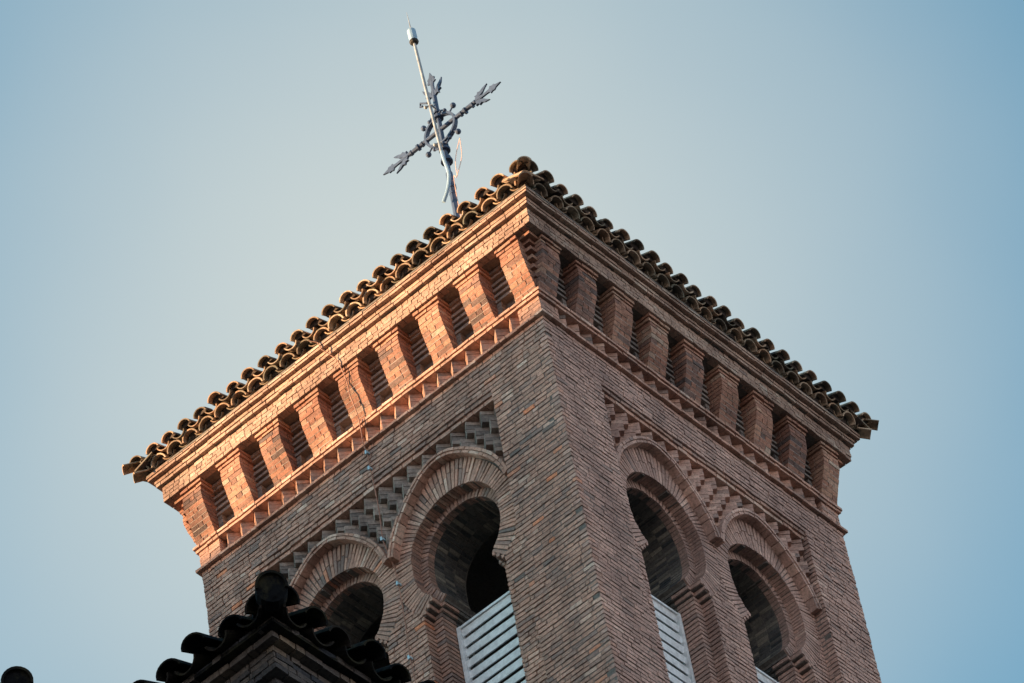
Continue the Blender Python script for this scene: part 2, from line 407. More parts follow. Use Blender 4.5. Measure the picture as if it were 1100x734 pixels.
# opening outline, relative to the arch centre, from the right springing round to the left
def outline(r, pinch, zs=-2.22, stilt=.16):
    pts = []
    al = math.asin(min(1, (r * r - pinch * pinch) ** .5 / r))
    nlow = max(4, int(al * r / .03))
    arc = []
    for i in range(nlow + 1):
        a = -al + al * i / nlow; arc.append((r * math.cos(a), zs - stilt + r * math.sin(a), math.cos(a), math.sin(a)))
    for i in range(1, 60):
        a = PI * i / 59; arc.append((r * math.cos(a), zs + r * math.sin(a), math.cos(a), math.sin(a)))
    for i in range(1, nlow + 1):
        a = PI + al * i / nlow; arc.append((r * math.cos(a), zs - stilt + r * math.sin(a), math.cos(a), math.sin(a)))
    return arc
O1 = outline(.73, .50); O2 = outline(.61, .41)
JW1, JW2 = .675, .53
def halfw(order, z):
    """half width of the opening at height z (0 = solid)"""
    r, p, jw, pts = ((.73, .50, JW1, O1), (.61, .41, JW2, O2))[order - 1]
    zs = -2.22; st = .16
    zp = zs - st - (r * r - p * p) ** .5
    if z > zs + r: return 0
    if z > zs: return math.sqrt(max(0, r * r - (z - zs) ** 2))
    if z > zs - st: return r
    if z > zp: return math.sqrt(r * r - (z - zs + st) ** 2)
    zj = zp - .24
    if z > zj: return p + (jw - p) * min(1, max(0, (zp - z - .05) / .19))
    return jw
HOOD = [(0, -.915), (.15, -.935), (.28, -.995), (.42, -1.09), (.58, -1.235), (.72, -1.395), (.83, -1.555), (.92, -1.73), (.975, -1.88), (1.0, -2.0)]
def hood_poly():
    pts = []
    for d, z in HOOD[::-1]: pts.append((-d, z))
    for d, z in HOOD[1:]: pts.append((d, z))
    # resample
    L = [0]
    for a, b in zip(pts, pts[1:]): L.append(L[-1] + math.hypot(b[0] - a[0], b[1] - a[1]))
    n = 64; out = []
    for i in range(n + 1):
        t = L[-1] * i / n
        k = max(q for q in range(len(L)) if L[q] <= t + 1e-9); k = min(k, len(pts) - 2)
        f = (t - L[k]) / (L[k + 1] - L[k]); out.append((pts[k][0] + (pts[k + 1][0] - pts[k][0]) * f, pts[k][1] + (pts[k + 1][1] - pts[k][1]) * f))
    for _ in range(3): out = [out[0]] + [((a[0] + 2 * b[0] + c[0]) / 4, (a[1] + 2 * b[1] + c[1]) / 4) for a, b, c in zip(out, out[1:], out[2:])] + [out[-1]]
    return out
HO = hood_poly()
def normals(p):
    r = []
    for i in range(len(p)):
        a = p[max(0, i - 1)]; b = p[min(len(p) - 1, i + 1)]; dx, dz = b[0] - a[0], b[1] - a[1]; l = math.hypot(dx, dz); r.append((-dz / l, dx / l))
    return r
HN = normals(HO)   # outward (up) normals
HI = [(p[0] - n[0] * .088, p[1] - n[1] * .088) for p, n in zip(HO, HN)]
HM = [(p[0] - n[0] * .044, p[1] - n[1] * .044) for p, n in zip(HO, HN)]
def hz(poly, dx):
    for a, b in zip(poly, poly[1:]):
        if a[0] <= dx <= b[0]: return a[1] + (b[1] - a[1]) * (dx - a[0]) / (b[0] - a[0] + 1e-9)
    return -2.0
# ring outer thickness along normals
def ray_T(px, pz, nx, nz):
    best = None
    for a, b in zip(HI, HI[1:]):
        ex, ez = b[0] - a[0], b[1] - a[1]; det = nx * (-ez) - nz * (-ex)
        if abs(det) < 1e-9: continue
        rx, rz = a[0] - px, a[1] - pz
        t = (rx * (-ez) - rz * (-ex)) / det; u = (nx * rz - nz * rx) / det
        if t > 0 and 0 <= u <= 1 and (best is None or t < best): best = t
    return best
RT = []
for (px, pz, nx, nz) in O1:
    t = ray_T(px, pz, nx, nz) if nz > 0 else None
    if t is None or t > .62: t = .27
    RT.append(min(t + .01, .27 if pz < -2.05 else .62))
for _ in range(6): RT = [RT[0]] + [min((a + 2 * b + c) / 4, b + .004) if O1[i + 1][1] > -2.0 else (a + 2 * b + c) / 4 for i, (a, b, c) in enumerate(zip(RT, RT[1:], RT[2:]))] + [RT[-1]]
RINGPOLY = [(p[0] + p[2] * t, p[1] + p[3] * t) for p, t in zip(O1, RT)]
def inpoly(poly, x, y):
    c = False; j = len(poly) - 1
    for i in range(len(poly)):
        if (poly[i][1] > y) != (poly[j][1] > y) and x < (poly[j][0] - poly[i][0]) * (y - poly[i][1]) / (poly[j][1] - poly[i][1]) + poly[i][0]: c = not c
        j = i
    return c
RP = RINGPOLY + [(-.5, -2.9), (.5, -2.9)]
def intervals(pred, a, b, ds=.006):
    out = []; st = None; s = a
    while s <= b + 1e-9:
        ok = pred(s)
        if ok and st is None: st = s
        if not ok and st is not None: out.append((st, s - ds)); st = None
        s += ds
    if st is not None: out.append((st, b))
    return [(p, q) for p, q in out if q - p > .03]

DEEP = MB()
def wtint(): return min(1, max(0, random.gauss(.48, .24)))
def ltint(): return min(1, max(0, random.gauss(.53, .2)))
FACEM = []
def build_wall():
    m = None      # bricks
    g = MB()      # mortar
    for F in (FL, FR):
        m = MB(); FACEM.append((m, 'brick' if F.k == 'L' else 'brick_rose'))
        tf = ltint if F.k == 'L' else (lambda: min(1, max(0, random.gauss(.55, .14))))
        k = 0; z = -.035 - CH
        while z > ZBOT:
            z0, z1 = z + .010, z + CH - .010; zm = z + CH / 2
            corner = (k % 2 == 0) == (F.k == 'L')
            sa = -.0 if corner else .118
            # far-end corner brick always from this face
            if zm > ZTOP: row(m, F, sa, W, z0, z1, 0, .11, off=U(0, .25), tint=tf)
            else:
                row(m, F, sa, SA, z0, z1, 0, .11, off=(k % 2) * .12 + U(0, .05), tint=tf)
                row(m, F, SB, W, z0, z1, 0, .11, off=(k % 2) * .12 + U(0, .05), tint=tf)
                # reveal bricks of the recessed panel
                for e0, e1 in ((SA - .1, SA), (SB, SB + .1)):
                    if zm < ZTOP - .02: box(m, F, e0 + .004, e1 - .004 if e1 == SA else e1, -.30, -.118, z0, z1, tf())
                # arch plane
                def pred(s):
                    if s < SA or s > SB: return False
                    for c in CEN:
                        d = s - c
                        if abs(d) < 1.02:
                            if inpoly(RP, d, zm): return False
                            if zm > hz(HI, d) - .0 and abs(d) < 1.0: return False
                            if abs(d) < halfw(1, zm): return False
                    if zm > -1.97: return False
                    return True
                for (a, b) in intervals(pred, SA, SB):
                    row(m, F, a, b, z0, z1, -.178, .18, off=(k % 2) * .12 + U(0, .04), tint=tf)
                # second order plane
                if zm < -2.95:
                    for c in CEN:
                        for sg in (-1, 1):
                            h = halfw(2, zm); h1 = max(h + .13, halfw(1, zm) + .03)
                            q = sorted((c + sg * h, c + sg * h1))
                            box(m, F, q[0], q[1], -.62, -.355, z0, z1, tf() * .8)
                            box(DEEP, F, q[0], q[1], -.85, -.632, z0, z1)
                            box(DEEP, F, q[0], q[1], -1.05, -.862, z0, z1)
            z -= CH; k += 1
        # ring voussoirs
        for c in CEN:
            for (O, order, n0, nlist) in ((O1, 1, -.183, [(-.36, -.18)]), (O2, 2, -.36, [(-.47, -.352), (-.66, -.48), (-.85, -.67), (-1.05, -.86)])):
                # arc length
                L = [0]
                for a, b in zip(O, O[1:]): L.append(L[-1] + math.hypot(b[0] - a[0], b[1] - a[1]))
                def at(t):
                    k = 0
                    while k < len(L) - 2 and L[k + 1] < t: k += 1
                    f = (t - L[k]) / (L[k + 1] - L[k] + 1e-9); return [O[k][i] + (O[k + 1][i] - O[k][i]) * f for i in range(4)], k, f
                nb = int(L[-1] / (.049 if order == 1 else .056)); stp = L[-1] / nb
                for i in range(nb):
                    t0, t1 = i * stp, (i + 1) * stp
                    p0, k0, f0 = at(t0); p1, k1, f1 = at(t1)
                    T0 = (RT[k0] + (RT[k0 + 1] - RT[k0]) * f0) if order == 1 else .135
                    T1 = (RT[k1] + (RT[k1 + 1] - RT[k1]) * f1) if order == 1 else .135
                    def q(ta, tb, e0, e1):
                        r = []
                        for (p, T, ta_) in ((p0, T0, e0), (p1, T1, e1)):
                            pass
                        A = (c + p0[0] + p0[2] * ta * T0, p0[1] + p0[3] * ta * T0); B = (c + p1[0] + p1[2] * ta * T1, p1[1] + p1[3] * ta * T1)
                        C = (c + p1[0] + p1[2] * tb * T1, p1[1] + p1[3] * tb * T1); D = (c + p0[0] + p0[2] * tb * T0, p0[1] + p0[3] * tb * T0)
                        def lerp(a, b, f): return (a[0] + (b[0] - a[0]) * f, a[1] + (b[1] - a[1]) * f)
                        return [lerp(A, B, e0), lerp(A, B, 1 - e0), lerp(D, C, 1 - e1), lerp(D, C, e1)]
                    quadprism(g, F, q(.03, 1, 0, 0), nlist[-1][0] - .02, n0 - .016, .5, 0)
                    for (na, nb_) in nlist:
                        if order == 1 and max(T0, T1) > .38:
                            sp = U(.4, .62)
                            quadprism(m, F, q(0, sp - .012, .1, .13), na, nb_ + U(-.004, .004), tf())
                            quadprism(m, F, q(sp + .012, 1, .13, .16), na, nb_ + U(-.004, .004), tf())
                        else:
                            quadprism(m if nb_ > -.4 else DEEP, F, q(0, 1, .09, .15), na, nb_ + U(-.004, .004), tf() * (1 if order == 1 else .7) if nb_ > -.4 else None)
    # mortar cores
    for F in (FL, FR):
        e = .0 if F.k == 'L' else .5
        box(g, F, .02 if F.k == 'L' else .1, W - .02, -.9, -.022, ZTOP + .002, -.03, .5, 0)
        box(g, F, .012 if F.k == 'L' else .1, SA - .012, -.9, -.011, ZBOT, ZTOP, .5, 0)
        box(g, F, SB + .012, W - .02, -.9, -.022, ZBOT, ZTOP, .5, 0)
        z = -.035 - CH
        while z > ZBOT:
            zm = z + CH / 2
            if zm < ZTOP:
                for order, n0, n1 in ((1, -.37, -.198), (2, -1.03, -.376)):
                    def pr(s):
                        for c in CEN:
                            if abs(s - c) < halfw(order, zm) + (.035 if zm > -2.95 else .012): return False
                        return True
                    for (a, b) in intervals(pr, SA - .02, SB + .02): box(g, F, a, b, n0, n1, z, z + CH, .5, 0)
            z -= CH
    # the two hidden sides, the floor of the belfry and the plain shaft below
    aabox(g, -W + .012, -.9, W - .9, W - .012, ZBOT, -.03)
    aabox(g, -W + .012, -W + .9, .9, W - .9, ZBOT, -.03)
    aabox(g, -W + .2, -.2, .2, W - .2, -.5, -.04)
    walls = [mm.build('brick_wall', M[k], TW) for mm, k in FACEM]; wall = walls[0]
    g.build('mortar_joints', M['mortar'], wall)
    DEEP.build('arch_soffits', M['brick_recess'], wall)
    s = MB(); aabox(s, -W, 0, 0, W, ZG, ZBOT + .03); s.build('lower_shaft', M['shaft'], TW)
    # brick skin of the hidden sides
    s = MB()
    for F in (FB, FF):
        k = 0; z = -.035 - CH
        while z > -3:
            row(s, F, .12 if k % 2 else 0, W - (.12 if k % 2 == 0 else 0), z + .006, z + CH - .006, 0.0, .10, off=U(0, .2), tint=wtint); z -= CH; k += 1
    s.build('rear_wall', M['brick'], TW)
build_wall()

def build_hoods():
    for F in (FL, FR):
        for c in CEN:
            m = MB(); n = len(HO)
            for HI_, HO_, nf in ((HI, HM, -.052), (HM, HO, -.04)):
              i = 0
              while i < n - 1:
                k = min(n - 1, i + random.choice((2, 3, 4)))
                if n - 1 - k < 2: k = n - 1
                t = min(.92, max(0, random.gauss(.66, .2))); pr = U(-.006, .006)
                for j in range(i, k):
                    a, b = HO_[j], HO_[j + 1]; ai, bi = HI_[j], HI_[j + 1]
                    fa = .12 if j == i else 0; fb = .12 if j == k - 1 else 0
                    def lp(p, q, f): return (c + p[0] + (q[0] - p[0]) * f, p[1] + (q[1] - p[1]) * f)
                    def up_(p, q, f): return (p[0] + (q[0] - p[0]) * f, p[1] + (q[1] - p[1]) * f)
                    A0, B0 = up_(ai, a, .07), up_(bi, b, .07); A1, B1 = up_(ai, a, .93), up_(bi, b, .93)
                    def sq(p):
                        d = p[0] - c
                        if c == CEN[0]: k_ = 1.065 if d < 0 else .985
                        else: k_ = 1.035 if d > 0 else .985
                        w_ = min(1, abs(d) / .8); return (c + d * (1 + (k_ - 1) * w_), p[1])
                    quadprism(m, F, [sq(lp(A0, B0, fa)), sq(lp(A0, B0, 1 - fb)), sq(lp(A1, B1, 1 - fb)), sq(lp(A1, B1, fa))], -.21, nf + pr, t, 0)
                i = k
            o = m.build('hood_mould', M['brick' if F.k == 'L' else 'brick_rose'], TW)
build_hoods()

def clip_poly(poly, a, b):
    for lim, sgn in ((a, 1), (b, -1)):
        out = []
        for i in range(len(poly)):
            p, q = poly[i], poly[(i + 1) % len(poly)]
            ip, iq = (p[0] - lim) * sgn >= 0, (q[0] - lim) * sgn >= 0
            if ip: out.append(p)
            if ip != iq:
                f = (lim - p[0]) / (q[0] - p[0]); out.append((lim, p[1] + (q[1] - p[1]) * f))
        poly = out
        if len(poly) < 3: return []
    return poly
def prism_z(mb, F, poly, z0, z1, tint=None):
    """poly: (s,n) outline extruded in z"""
    area = sum(poly[i][0] * poly[(i + 1) % len(poly)][1] - poly[(i + 1) % len(poly)][0] * poly[i][1] for i in range(len(poly)))
    if area < 0: poly = poly[::-1]
    n = len(poly); vs = [F.P(a, b, z0) for a, b in poly] + [F.P(a, b, z1) for a, b in poly]
    fs = [tuple(range(n))[::-1], tuple(range(n, 2 * n))] + [(i, (i + 1) % n, n + (i + 1) % n, n + i) for i in range(n)]
    if F.flip: fs = [f[::-1] for f in fs]
    mb.add(vs, fs, tint)
def build_sebka():
    for F in (FL, FR):
        m = MB()
        zr = -.745; r = 0; RH = .203
        while zr > -2.05:
            for q in range(3):
                z1 = zr - q * RH / 3 - .0035; z0 = zr - (q + 1) * RH / 3 + .0035; zm = (z0 + z1) / 2
                def pr(s):
                    for c in CEN:
                        d = s - c
                        if abs(d) <= 1.0 and zm < hz(HO, d) - .035: return False
                    return zm > -1.95
                iv = intervals(pr, SA, SB, .004)
                k = 0
                s = .0 + (r % 2) * .125
                while s < SB + .13:
                    jn = U(-.006, .006); js = U(-.004, .004)
                    pk = -.058 + jn
                    poly = [(s - .124, pk - .127), (s + js, pk), (s + .124, pk - .127), (s + .124, -.21), (s - .124, -.21)]
                    t = min(.9, max(0, random.gauss(.5 + (.28 if q == 0 else 0), .2)))
                    for (a, b) in iv:
                        if b < s - .13 or a > s + .13: continue
                        pp = clip_poly(poly, a, b)
                        if pp: prism_z(m, F, pp, z0, z1, t)
                    s += .25
            zr -= RH; r += 1
        o = m.build('sebka_brickwork', M['brick_grey'] if F.k == 'L' else M['brick_rose'], TW)
        m = MB()
        row(m, F, SA + .002, SB - .002, -.735, -.675, -.045, .3, tint=lambda: U(.6, .95))
        row(m, F, SA + .002, SB - .002, -.668, -.615, -.02, .3, tint=lambda: U(.2, .6))
        m.build('panel_ledge', M['brick'], TW)
build_sebka()

# strings, frieze, corbels, cornice
def ring_course(m, z0, z1, n, depth, alt=0, tint=None, protr=.004, L=.2, header=.25, faces=None):
    for i, F in enumerate(faces or (FL, FR, FB, FF)):
        a = -n if (F.k in 'LB') == (alt % 2 == 0) else -n + depth + .006
        b = W + n if (F.k in 'LB') == (alt % 2 == 0) else W + n - depth - .006
        row(m, F, a, b, z0 + .004, z1 - .004, n, depth, L=L, off=U(0, .2), tint=tint, protr=protr, header=header)
def build_strings():
    m = MB()
    ring_course(m, -.035, .012, .055, .2, 0, lambda: U(.3, .9)); ring_course(m, .012, .055, .02, .17, 1, lambda: U(.2, .8))
    m.build('string_course', M['brick'], TW)
    m = MB()
    ring_course(m, .325, .375, .035, .2, 1, lambda: U(.3, .8)); ring_course(m, .375, .425, .055, .2, 0, lambda: U(.4, .95))
    m.build('string_course', M['brick'], TW)
    for F in (FL, FR):
        m = MB(); zz = [.058 + .266 * i / 4 for i in range(5)]
        for q in range(4):
            z0, z1 = zz[q] + .003, zz[q + 1] - .003
            s = .5
            while s < 5.6:
                pk = -.002 + U(-.006, .006)
                prism_z(m, F, [(s - .124, pk - .125), (s + U(-.004, .004), pk), (s + .124, pk - .125), (s + .124, -.16), (s - .124, -.16)], z0, z1, min(1, max(0, random.gauss(.45, .2))))
                s += .25
            corner = (q % 2 == 0) == (F.k == 'L')
            row(m, F, 0 if corner else .12, .36, z0, z1, 0, .12, tint=lambda: U(.3, .8)); row(m, F, 5.64, 6, z0, z1, 0, .15, tint=lambda: U(.3, .8))
        m.build('sawtooth_frieze', M['brick'], TW)
    m = MB()
    aabox(m, -W + .15, -.15, .15, W - .15, -.03, .42); aabox(m, -W + .19, -.19, .19, W - .19, .42, 1.3)
    aabox(m, -W - .2, .2, -.2, W + .2, 1.312, 1.8)
    aabox(m, -W - .3, .3, -.3, W + .3, 1.58, 1.802)
    m.build('cornice_core', M['mortar'], TW)
build_strings()
def corb_n(z):
    P = [(.42, .02), (.50, .034), (.62, .075), (.76, .125), (.90, .172), (1.0, .2), (1.08, .205), (1.2, .203)]
    for (a, na), (b, nb) in zip(P, P[1:]):
        if a <= z <= b: return na + (nb - na) * (z - a) / (b - a)
    return .19
def build_corbels():
    for F in (FL, FR, FB, FF):
        ks = range(9) if F.k in 'LR' else ((0, 8) if F.k == 'B' else (0, 8))
        for k in ks:
            c0 = .71 * k - .01 + .01 * (k == 0); c1 = .71 * k + .335
            if k == 8: c1 = 6.0
            m = MB(); z = .43; q = 0; nc = 11; h = (1.19 - .43) / nc
            base = .62 if rnd() < .7 else .3
            while q < nc:
                z0, z1 = z + .0045, z + h - .0045; n = corb_n(z + h / 2) + U(-.002, .002)
                sp = (c0 + c1) / 2 + (.07 if q % 2 else -.06) + U(-.02, .02)
                parts = [(c0, sp - .006), (sp + .006, c1)] if q % 3 else [(c0, c0 + .12), (c0 + .132, c1 - .13), (c1 - .118, c1)]
                for (a, b) in parts:
                    t = min(1, max(0, random.gauss(base, .2)))
                    e = U(-.004, .004); na, nz_ = corb_n(z0) + e, corb_n(z1) + e; bk = max(-.02, n - .16)
                    vs = [F.P(a, bk, z0), F.P(b, bk, z0), F.P(b, bk, z1), F.P(a, bk, z1), F.P(a + U(-.002, .002), na, z0 + U(-.002, .002)), F.P(b + U(-.002, .002), na, z0 + U(-.002, .002)), F.P(b + U(-.002, .002), nz_, z1), F.P(a + U(-.002, .002), nz_, z1)]
                    m.add(vs, HF if not F.flip else HFI, t)
                    box(m, F, a, b, -.2, max(-.02, n - .16) - .008, z0 + .001, z1 - .001, t * .9, .002)
                z += h; q += 1
            # mortar heart
            for q in range(11):
                zz = .43 + h * q; box(m, F, c0 + .01, c1 - .01, -.2, corb_n(zz + h / 2) - .012, zz - .002, zz + h + .002, .0, 0, mi=1)
            x0 = c0 - .028 if k else c0; x1 = c1 + .028 if k < 8 else c1
            row(m, F, x0, x1, 1.195, 1.237, .212, .27, L=.22, tint=lambda: U(.5, .9)); row(m, F, x0 - (.012 if k else 0), x1 + (.012 if k < 8 else 0), 1.247, 1.295, .238, .30, L=.22, tint=lambda: U(.4, .9))
            m.build('corbel', [M['brick_red'], M['mortar_light']], TW)
    # the recesses between corbels: courses stepping out like a ladder over a small blind slot
    for F in (FL, FR):
        for k in range(8):
            m = MB()
            a = .71 * k + .338; b = .71 * (k + 1) - .013
            z = .43
            for q in range(5):
                box(m, F, a, a + .075, -.22, -.07, z + .004, z + .066, U(.2, .7)); box(m, F, b - .075, b, -.22, -.07, z + .004, z + .066, U(.2, .7))
                box(m, F, a + .08, b - .08, -.22, -.16, z + .004, z + .066, U(.2, .6)); z += .07
            for q in range(4):
                zc = .785 + .1 * q
                box(m, F, a, b, -.2, -.05 + .004 * q, zc, zc + .045, U(.3, .8), .003)
                box(m, F, a, b, -.22, -.15, zc + .05, zc + .095, U(.1, .4), .002)
            row(m, F, a - .03, b + .03, 1.197, 1.237, -.02, .16, tint=lambda: U(.4, .8)); row(m, F, a - .03, b + .03, 1.247, 1.293, .01, .18, tint=lambda: U(.4, .8))
            m.build('corbel_recess', M['brick_grey'], TW)
    # stepped bricks filling the notch at each corner
    for (cx, cy, dx, dy) in ((0, 0, 1, -1), (-W, 0, -1, -1), (0, W, 1, 1), (-W, W, -1, 1)):
        z = .43; q = 0; m = MB()
        while z < 1.19:
            p = (corb_n(z) - .02) * (.15 + .4 * (q % 2)) + .006
            x0, x1 = sorted((cx - dx * .05, cx + dx * p)); y0, y1 = sorted((cy - dy * .05, cy + dy * p))
            aabox(m, x0, x1, y0, y1, z + .004, z + .062, U(.2, .8)); z += .069; q += 1
        for (z0, z1, p) in ((1.198, 1.236, .10), (1.25, 1.296, .17)):
            x0, x1 = sorted((cx - dx * .05, cx + dx * p)); y0, y1 = sorted((cy - dy * .05, cy + dy * p))
            aabox(m, x0, x1, y0, y1, z0, z1, U(.5, .9))
        m.build('corner_bricks', M['brick_red'], TW)
build_corbels()
def build_cornice():
    m = MB()
    for q in range(4):
        z0 = 1.305 + .066 * q; ring_course(m, z0, z0 + .066, .27, .12, q, lambda: min(1, max(0, random.gauss(.62, .16))), header=.7, L=.16)
    ring_course(m, 1.575, 1.632, .325, .2, 0, lambda: U(.4, .9), L=.25, header=.1)
    ring_course(m, 1.632, 1.688, .335, .2, 1, lambda: U(.4, .95), L=.25, header=.1)
    ring_course(m, 1.695, 1.742, .395, .2, 0, lambda: U(.3, .9), L=.25, header=.1)
    ring_course(m, 1.742, 1.79, .405, .2, 1, lambda: U(.5, 1), L=.25, header=.1)
    m.build('cornice', M['brick_pink'], TW)
build_cornice()
roof(TW, (0, 0), W, 1.80, .405, 24, .118, 22, M['tile'], M['mortar'], mplug=M['plug'], lift=.105)

# shutters
def build_shutters():
    for F in (FL, FR):
        for c in CEN:
            m = MB(); x0, x1 = c - .50, c + .50; zt = -3.22
            z = zt - .03
            while z > ZBOT + .1:
                # tilted slat, top edge leaning back
                vs = [(x0 + .03, -.625, z), (x1 - .03, -.625, z), (x1 - .03, -.665, z + .005), (x0 + .03, -.665, z + .005)]
                lo = z - .098; e1, e2, e3 = U(-.005, .005), U(-.005, .005), U(-.006, .006)
                pts = [F.P(x0 + .03, -.612 + e3, z + e1), F.P(x1 - .03, -.612, z + e2), F.P(x1 - .03, -.632, lo + e2), F.P(x0 + .03, -.632 + e3, lo + e1),
                       F.P(x0 + .03, -.63 + e3, z + e1), F.P(x1 - .03, -.63, z + e2), F.P(x1 - .03, -.65, lo + e2), F.P(x0 + .03, -.65 + e3, lo + e1)]
                fs = [(0, 1, 2, 3), (7, 6, 5, 4), (0, 4, 5, 1), (1, 5, 6, 2), (2, 6, 7, 3), (3, 7, 4, 0)]
                if not F.flip: fs = [f[::-1] for f in fs]
                m.add(pts, fs, .5); z -= .178
            sh = m.build('louvred_shutter', M['white'], TW)
            m = MB()
            for a in (x0 - .02, x1 - .035): box(m, F, a, a + .055, -.67, -.585, ZBOT + .02, zt + .01, .5, 0)
            box(m, F, x0 + .037, x1 - .037, -.665, -.59, zt - .028, zt + .006, .5, 0)
            m.build('shutter_frame', M['white'], sh)
build_shutters()

# ------------------------------------------------------------------ conductor cable down the left face
def build_cable():
    m = MB()
    pts = [(3.32, .50, 1.86), (3.23, .43, 1.80), (3.20, .415, 1.66), (3.10, .30, 1.5), (3.05, .29, 1.36), (3.03, .25, 1.2), (3.02, .215, 1.0), (3.02, .2, .8), (3.03, .09, .5), (3.03, .075, .3), (3.03, .075, 0), (3.03, .02, -.2), (3.025, .02, -.5), (3.02, .0, -.7), (3.03, -.03, -1.2), (3.05, -.03, -1.65), (3.02, -.14, -2.1), (3.0, -.145, -2.5), (3.0, -.145, -3.1), (3.01, -.145, -3.7), (2.98, -.145, -4.3), (3.0, -.145, -5.5), (3.0, -.145, -7.4)]
    tube(m, [FL.P(*p) for p in pts], .0075, 6)
    o = m.build('conductor_cable', M['copper'], None, origin=FL.P(3.0, -.145, -7.4)); tag(o, 'thin brown cable running down the left face between the two arches', 'cable')
    for (s, n, z) in ((3.03, .03, -.15), (3.025, .03, -.44), (3.045, -.02, -1.66), (3.0, -.135, -2.4), (3.01, -.135, -3.66)):
        m = MB(); box(m, FL, s - .02, s + .02, n - .04, n + .010, z - .014, z + .014, .5, .002); box(m, FL, s - .014, s + .014, n + .012, n + .026, z - .03, z + .03, .5, .002)
        q = m.build('cable_clip', M['clip'], None, origin=FL.P(s, n, z)); M_inv = Vector(o.location); q.location = q.location - M_inv; q.parent = o
build_cable()

# ------------------------------------------------------------------ wrought iron cross
CX, CY = -3.05, 3.0
def build_cross():
    e = empty('iron_cross', (CX, CY, 3.3), 'ornate dark wrought iron cross with leafy arm ends standing above the roof', 'cross')
    m = MB(); tube(m, [(CX, CY, 3.2), (CX, CY, 5.5), (CX, CY, 7.6)], .05, 10, radii=[.06, .058, .05]); tube(m, [(CX, CY, 7.6), (CX, CY, 9.3)], .035, 10)
    m.build('shaft', M['iron'], e)
    ZC = 8.55
    m = MB(); tube(m, [(CX - .62, CY, ZC), (CX + .68, CY, ZC + .02)], .036, 10)
    m.build('cross_arm', M['iron'], e)
    m = MB(); pts = [(CX + .285 * math.cos(2 * PI * k / 28), CY, ZC + .285 * math.sin(2 * PI * k / 28)) for k in range(29)]
    # flat strap ring
    vs = []; fs = []
    for k in range(28):
        a = 2 * PI * k / 28
        for rr, yy in ((.265, -.035), (.30, -.035), (.30, .035), (.265, .035)): vs.append((CX + rr * math.cos(a), CY + yy, ZC + rr * math.sin(a)))
    for k in range(28):
        b = (k + 1) % 28
        for i in range(4): fs.append((k * 4 + i, k * 4 + (i + 1) % 4, b * 4 + (i + 1) % 4, b * 4 + i))
    m.add(vs, fs, .5); m.build('ring', M['iron'], e)
    for a in (45, 135, 225, 315):
        m = MB(); c, s = math.cos(math.radians(a)), math.sin(math.radians(a))
        tube(m, [(CX + .29 * c, CY, ZC + .29 * s), (CX + .39 * c, CY, ZC + .39 * s)], .013, 6); sphere(m, (CX + .41 * c, CY, ZC + .41 * s), .045)
        m.build('ring_ball', M['iron'], e)
    # collars and bosses
    for (z, r, h) in ((8.93, .06, .04), (8.82, .075, .05), (8.2, .07, .045), (8.11, .085, .05), (7.92, .07, .05), (7.86, .09, .04), (7.3, .065, .07), (7.15, .055, .03)):
        m = MB(); tube(m, [(CX, CY, z - h / 2), (CX, CY, z + h / 2)], r, 12); m.build('collar', M['iron'], e)
    for (dx, r) in ((-.44, .055), (-.36, .045), (.40, .045), (.48, .055), (-.58, .045), (.62, .045)):
        m = MB(); tube(m, [(CX + dx - .014, CY, ZC), (CX + dx + .014, CY, ZC)], r, 10); m.build('collar', M['iron'], e)
    # four scrolls between arm and shaft close to the ring
    for sx in (-1, 1):
        for zz, sz in ((8.86, 1), (8.2, -1)):
            m = MB()
            tube(m, [(CX + sx * (.03 + .11 * t), CY - .03, zz + sz * (-.03 + .05 * math.sin(t * PI))) for t in (0, .25, .5, .75, 1)], .016, 6); sphere(m, (CX + sx * .15, CY - .03, zz - sz * .03), .032)
            m.build('scroll', M['iron'], e)
    # leafy ends: outline in (along, across), extruded
    half = [(0, .024), (.05, .03), (.08, .085), (.055, .125), (.11, .12), (.13, .175), (.18, .15), (.24, .20), (.34, .225), (.27, .15), (.235, .10), (.15, .045), (.22, .032), (.30, .032), (.36, .04), (.385, .095), (.43, .07), (.47, .08), (.50, .04), (.61, 0)]
    def finial(base, along, across, name='leaf_finial', k=.88):
        m = MB(); A = Vector(along); C = Vector(across); B = Vector(base); N = Vector((0, 1, 0))
        out = [(a, c * .88) for a, c in half] + [(a, -c * .88) for a, c in reversed(half[:-1])]
        # strips between mirrored stations make clean faces
        import mathutils.geometry as mg
        tri = mg.tessellate_polygon([[Vector((a, c, 0)) for a, c in out]])
        n = len(out)
        def th(a): return .018 if a < .2 else .012
        f_ = [B + A * (a * k) + C * (c * k) - N * th(a) for a, c in out]; b_ = [B + A * (a * k) + C * (c * k) + N * th(a) for a, c in out]
        fs = [tuple(t) for t in tri] + [tuple(n + i for i in reversed(t)) for t in tri] + [(i, (i + 1) % n, n + (i + 1) % n, n + i) for i in range(n)]
        m.add(f_ + b_, fs, .5)
        tube(m, [B, B + A * (.2 * k), B + A * (.42 * k)], .02, 6, radii=[.03, .02, .006])
        m.build(name, M['iron'], e)
    finial((CX - .60, CY, ZC), (-1, 0, 0), (0, 0, 1)); finial((CX + .64, CY, ZC + .02), (1, 0, .0), (0, 0, 1)); finial((CX, CY, 9.25), (0, 0, 1), (1, 0, 0), k=.95)
build_cross()
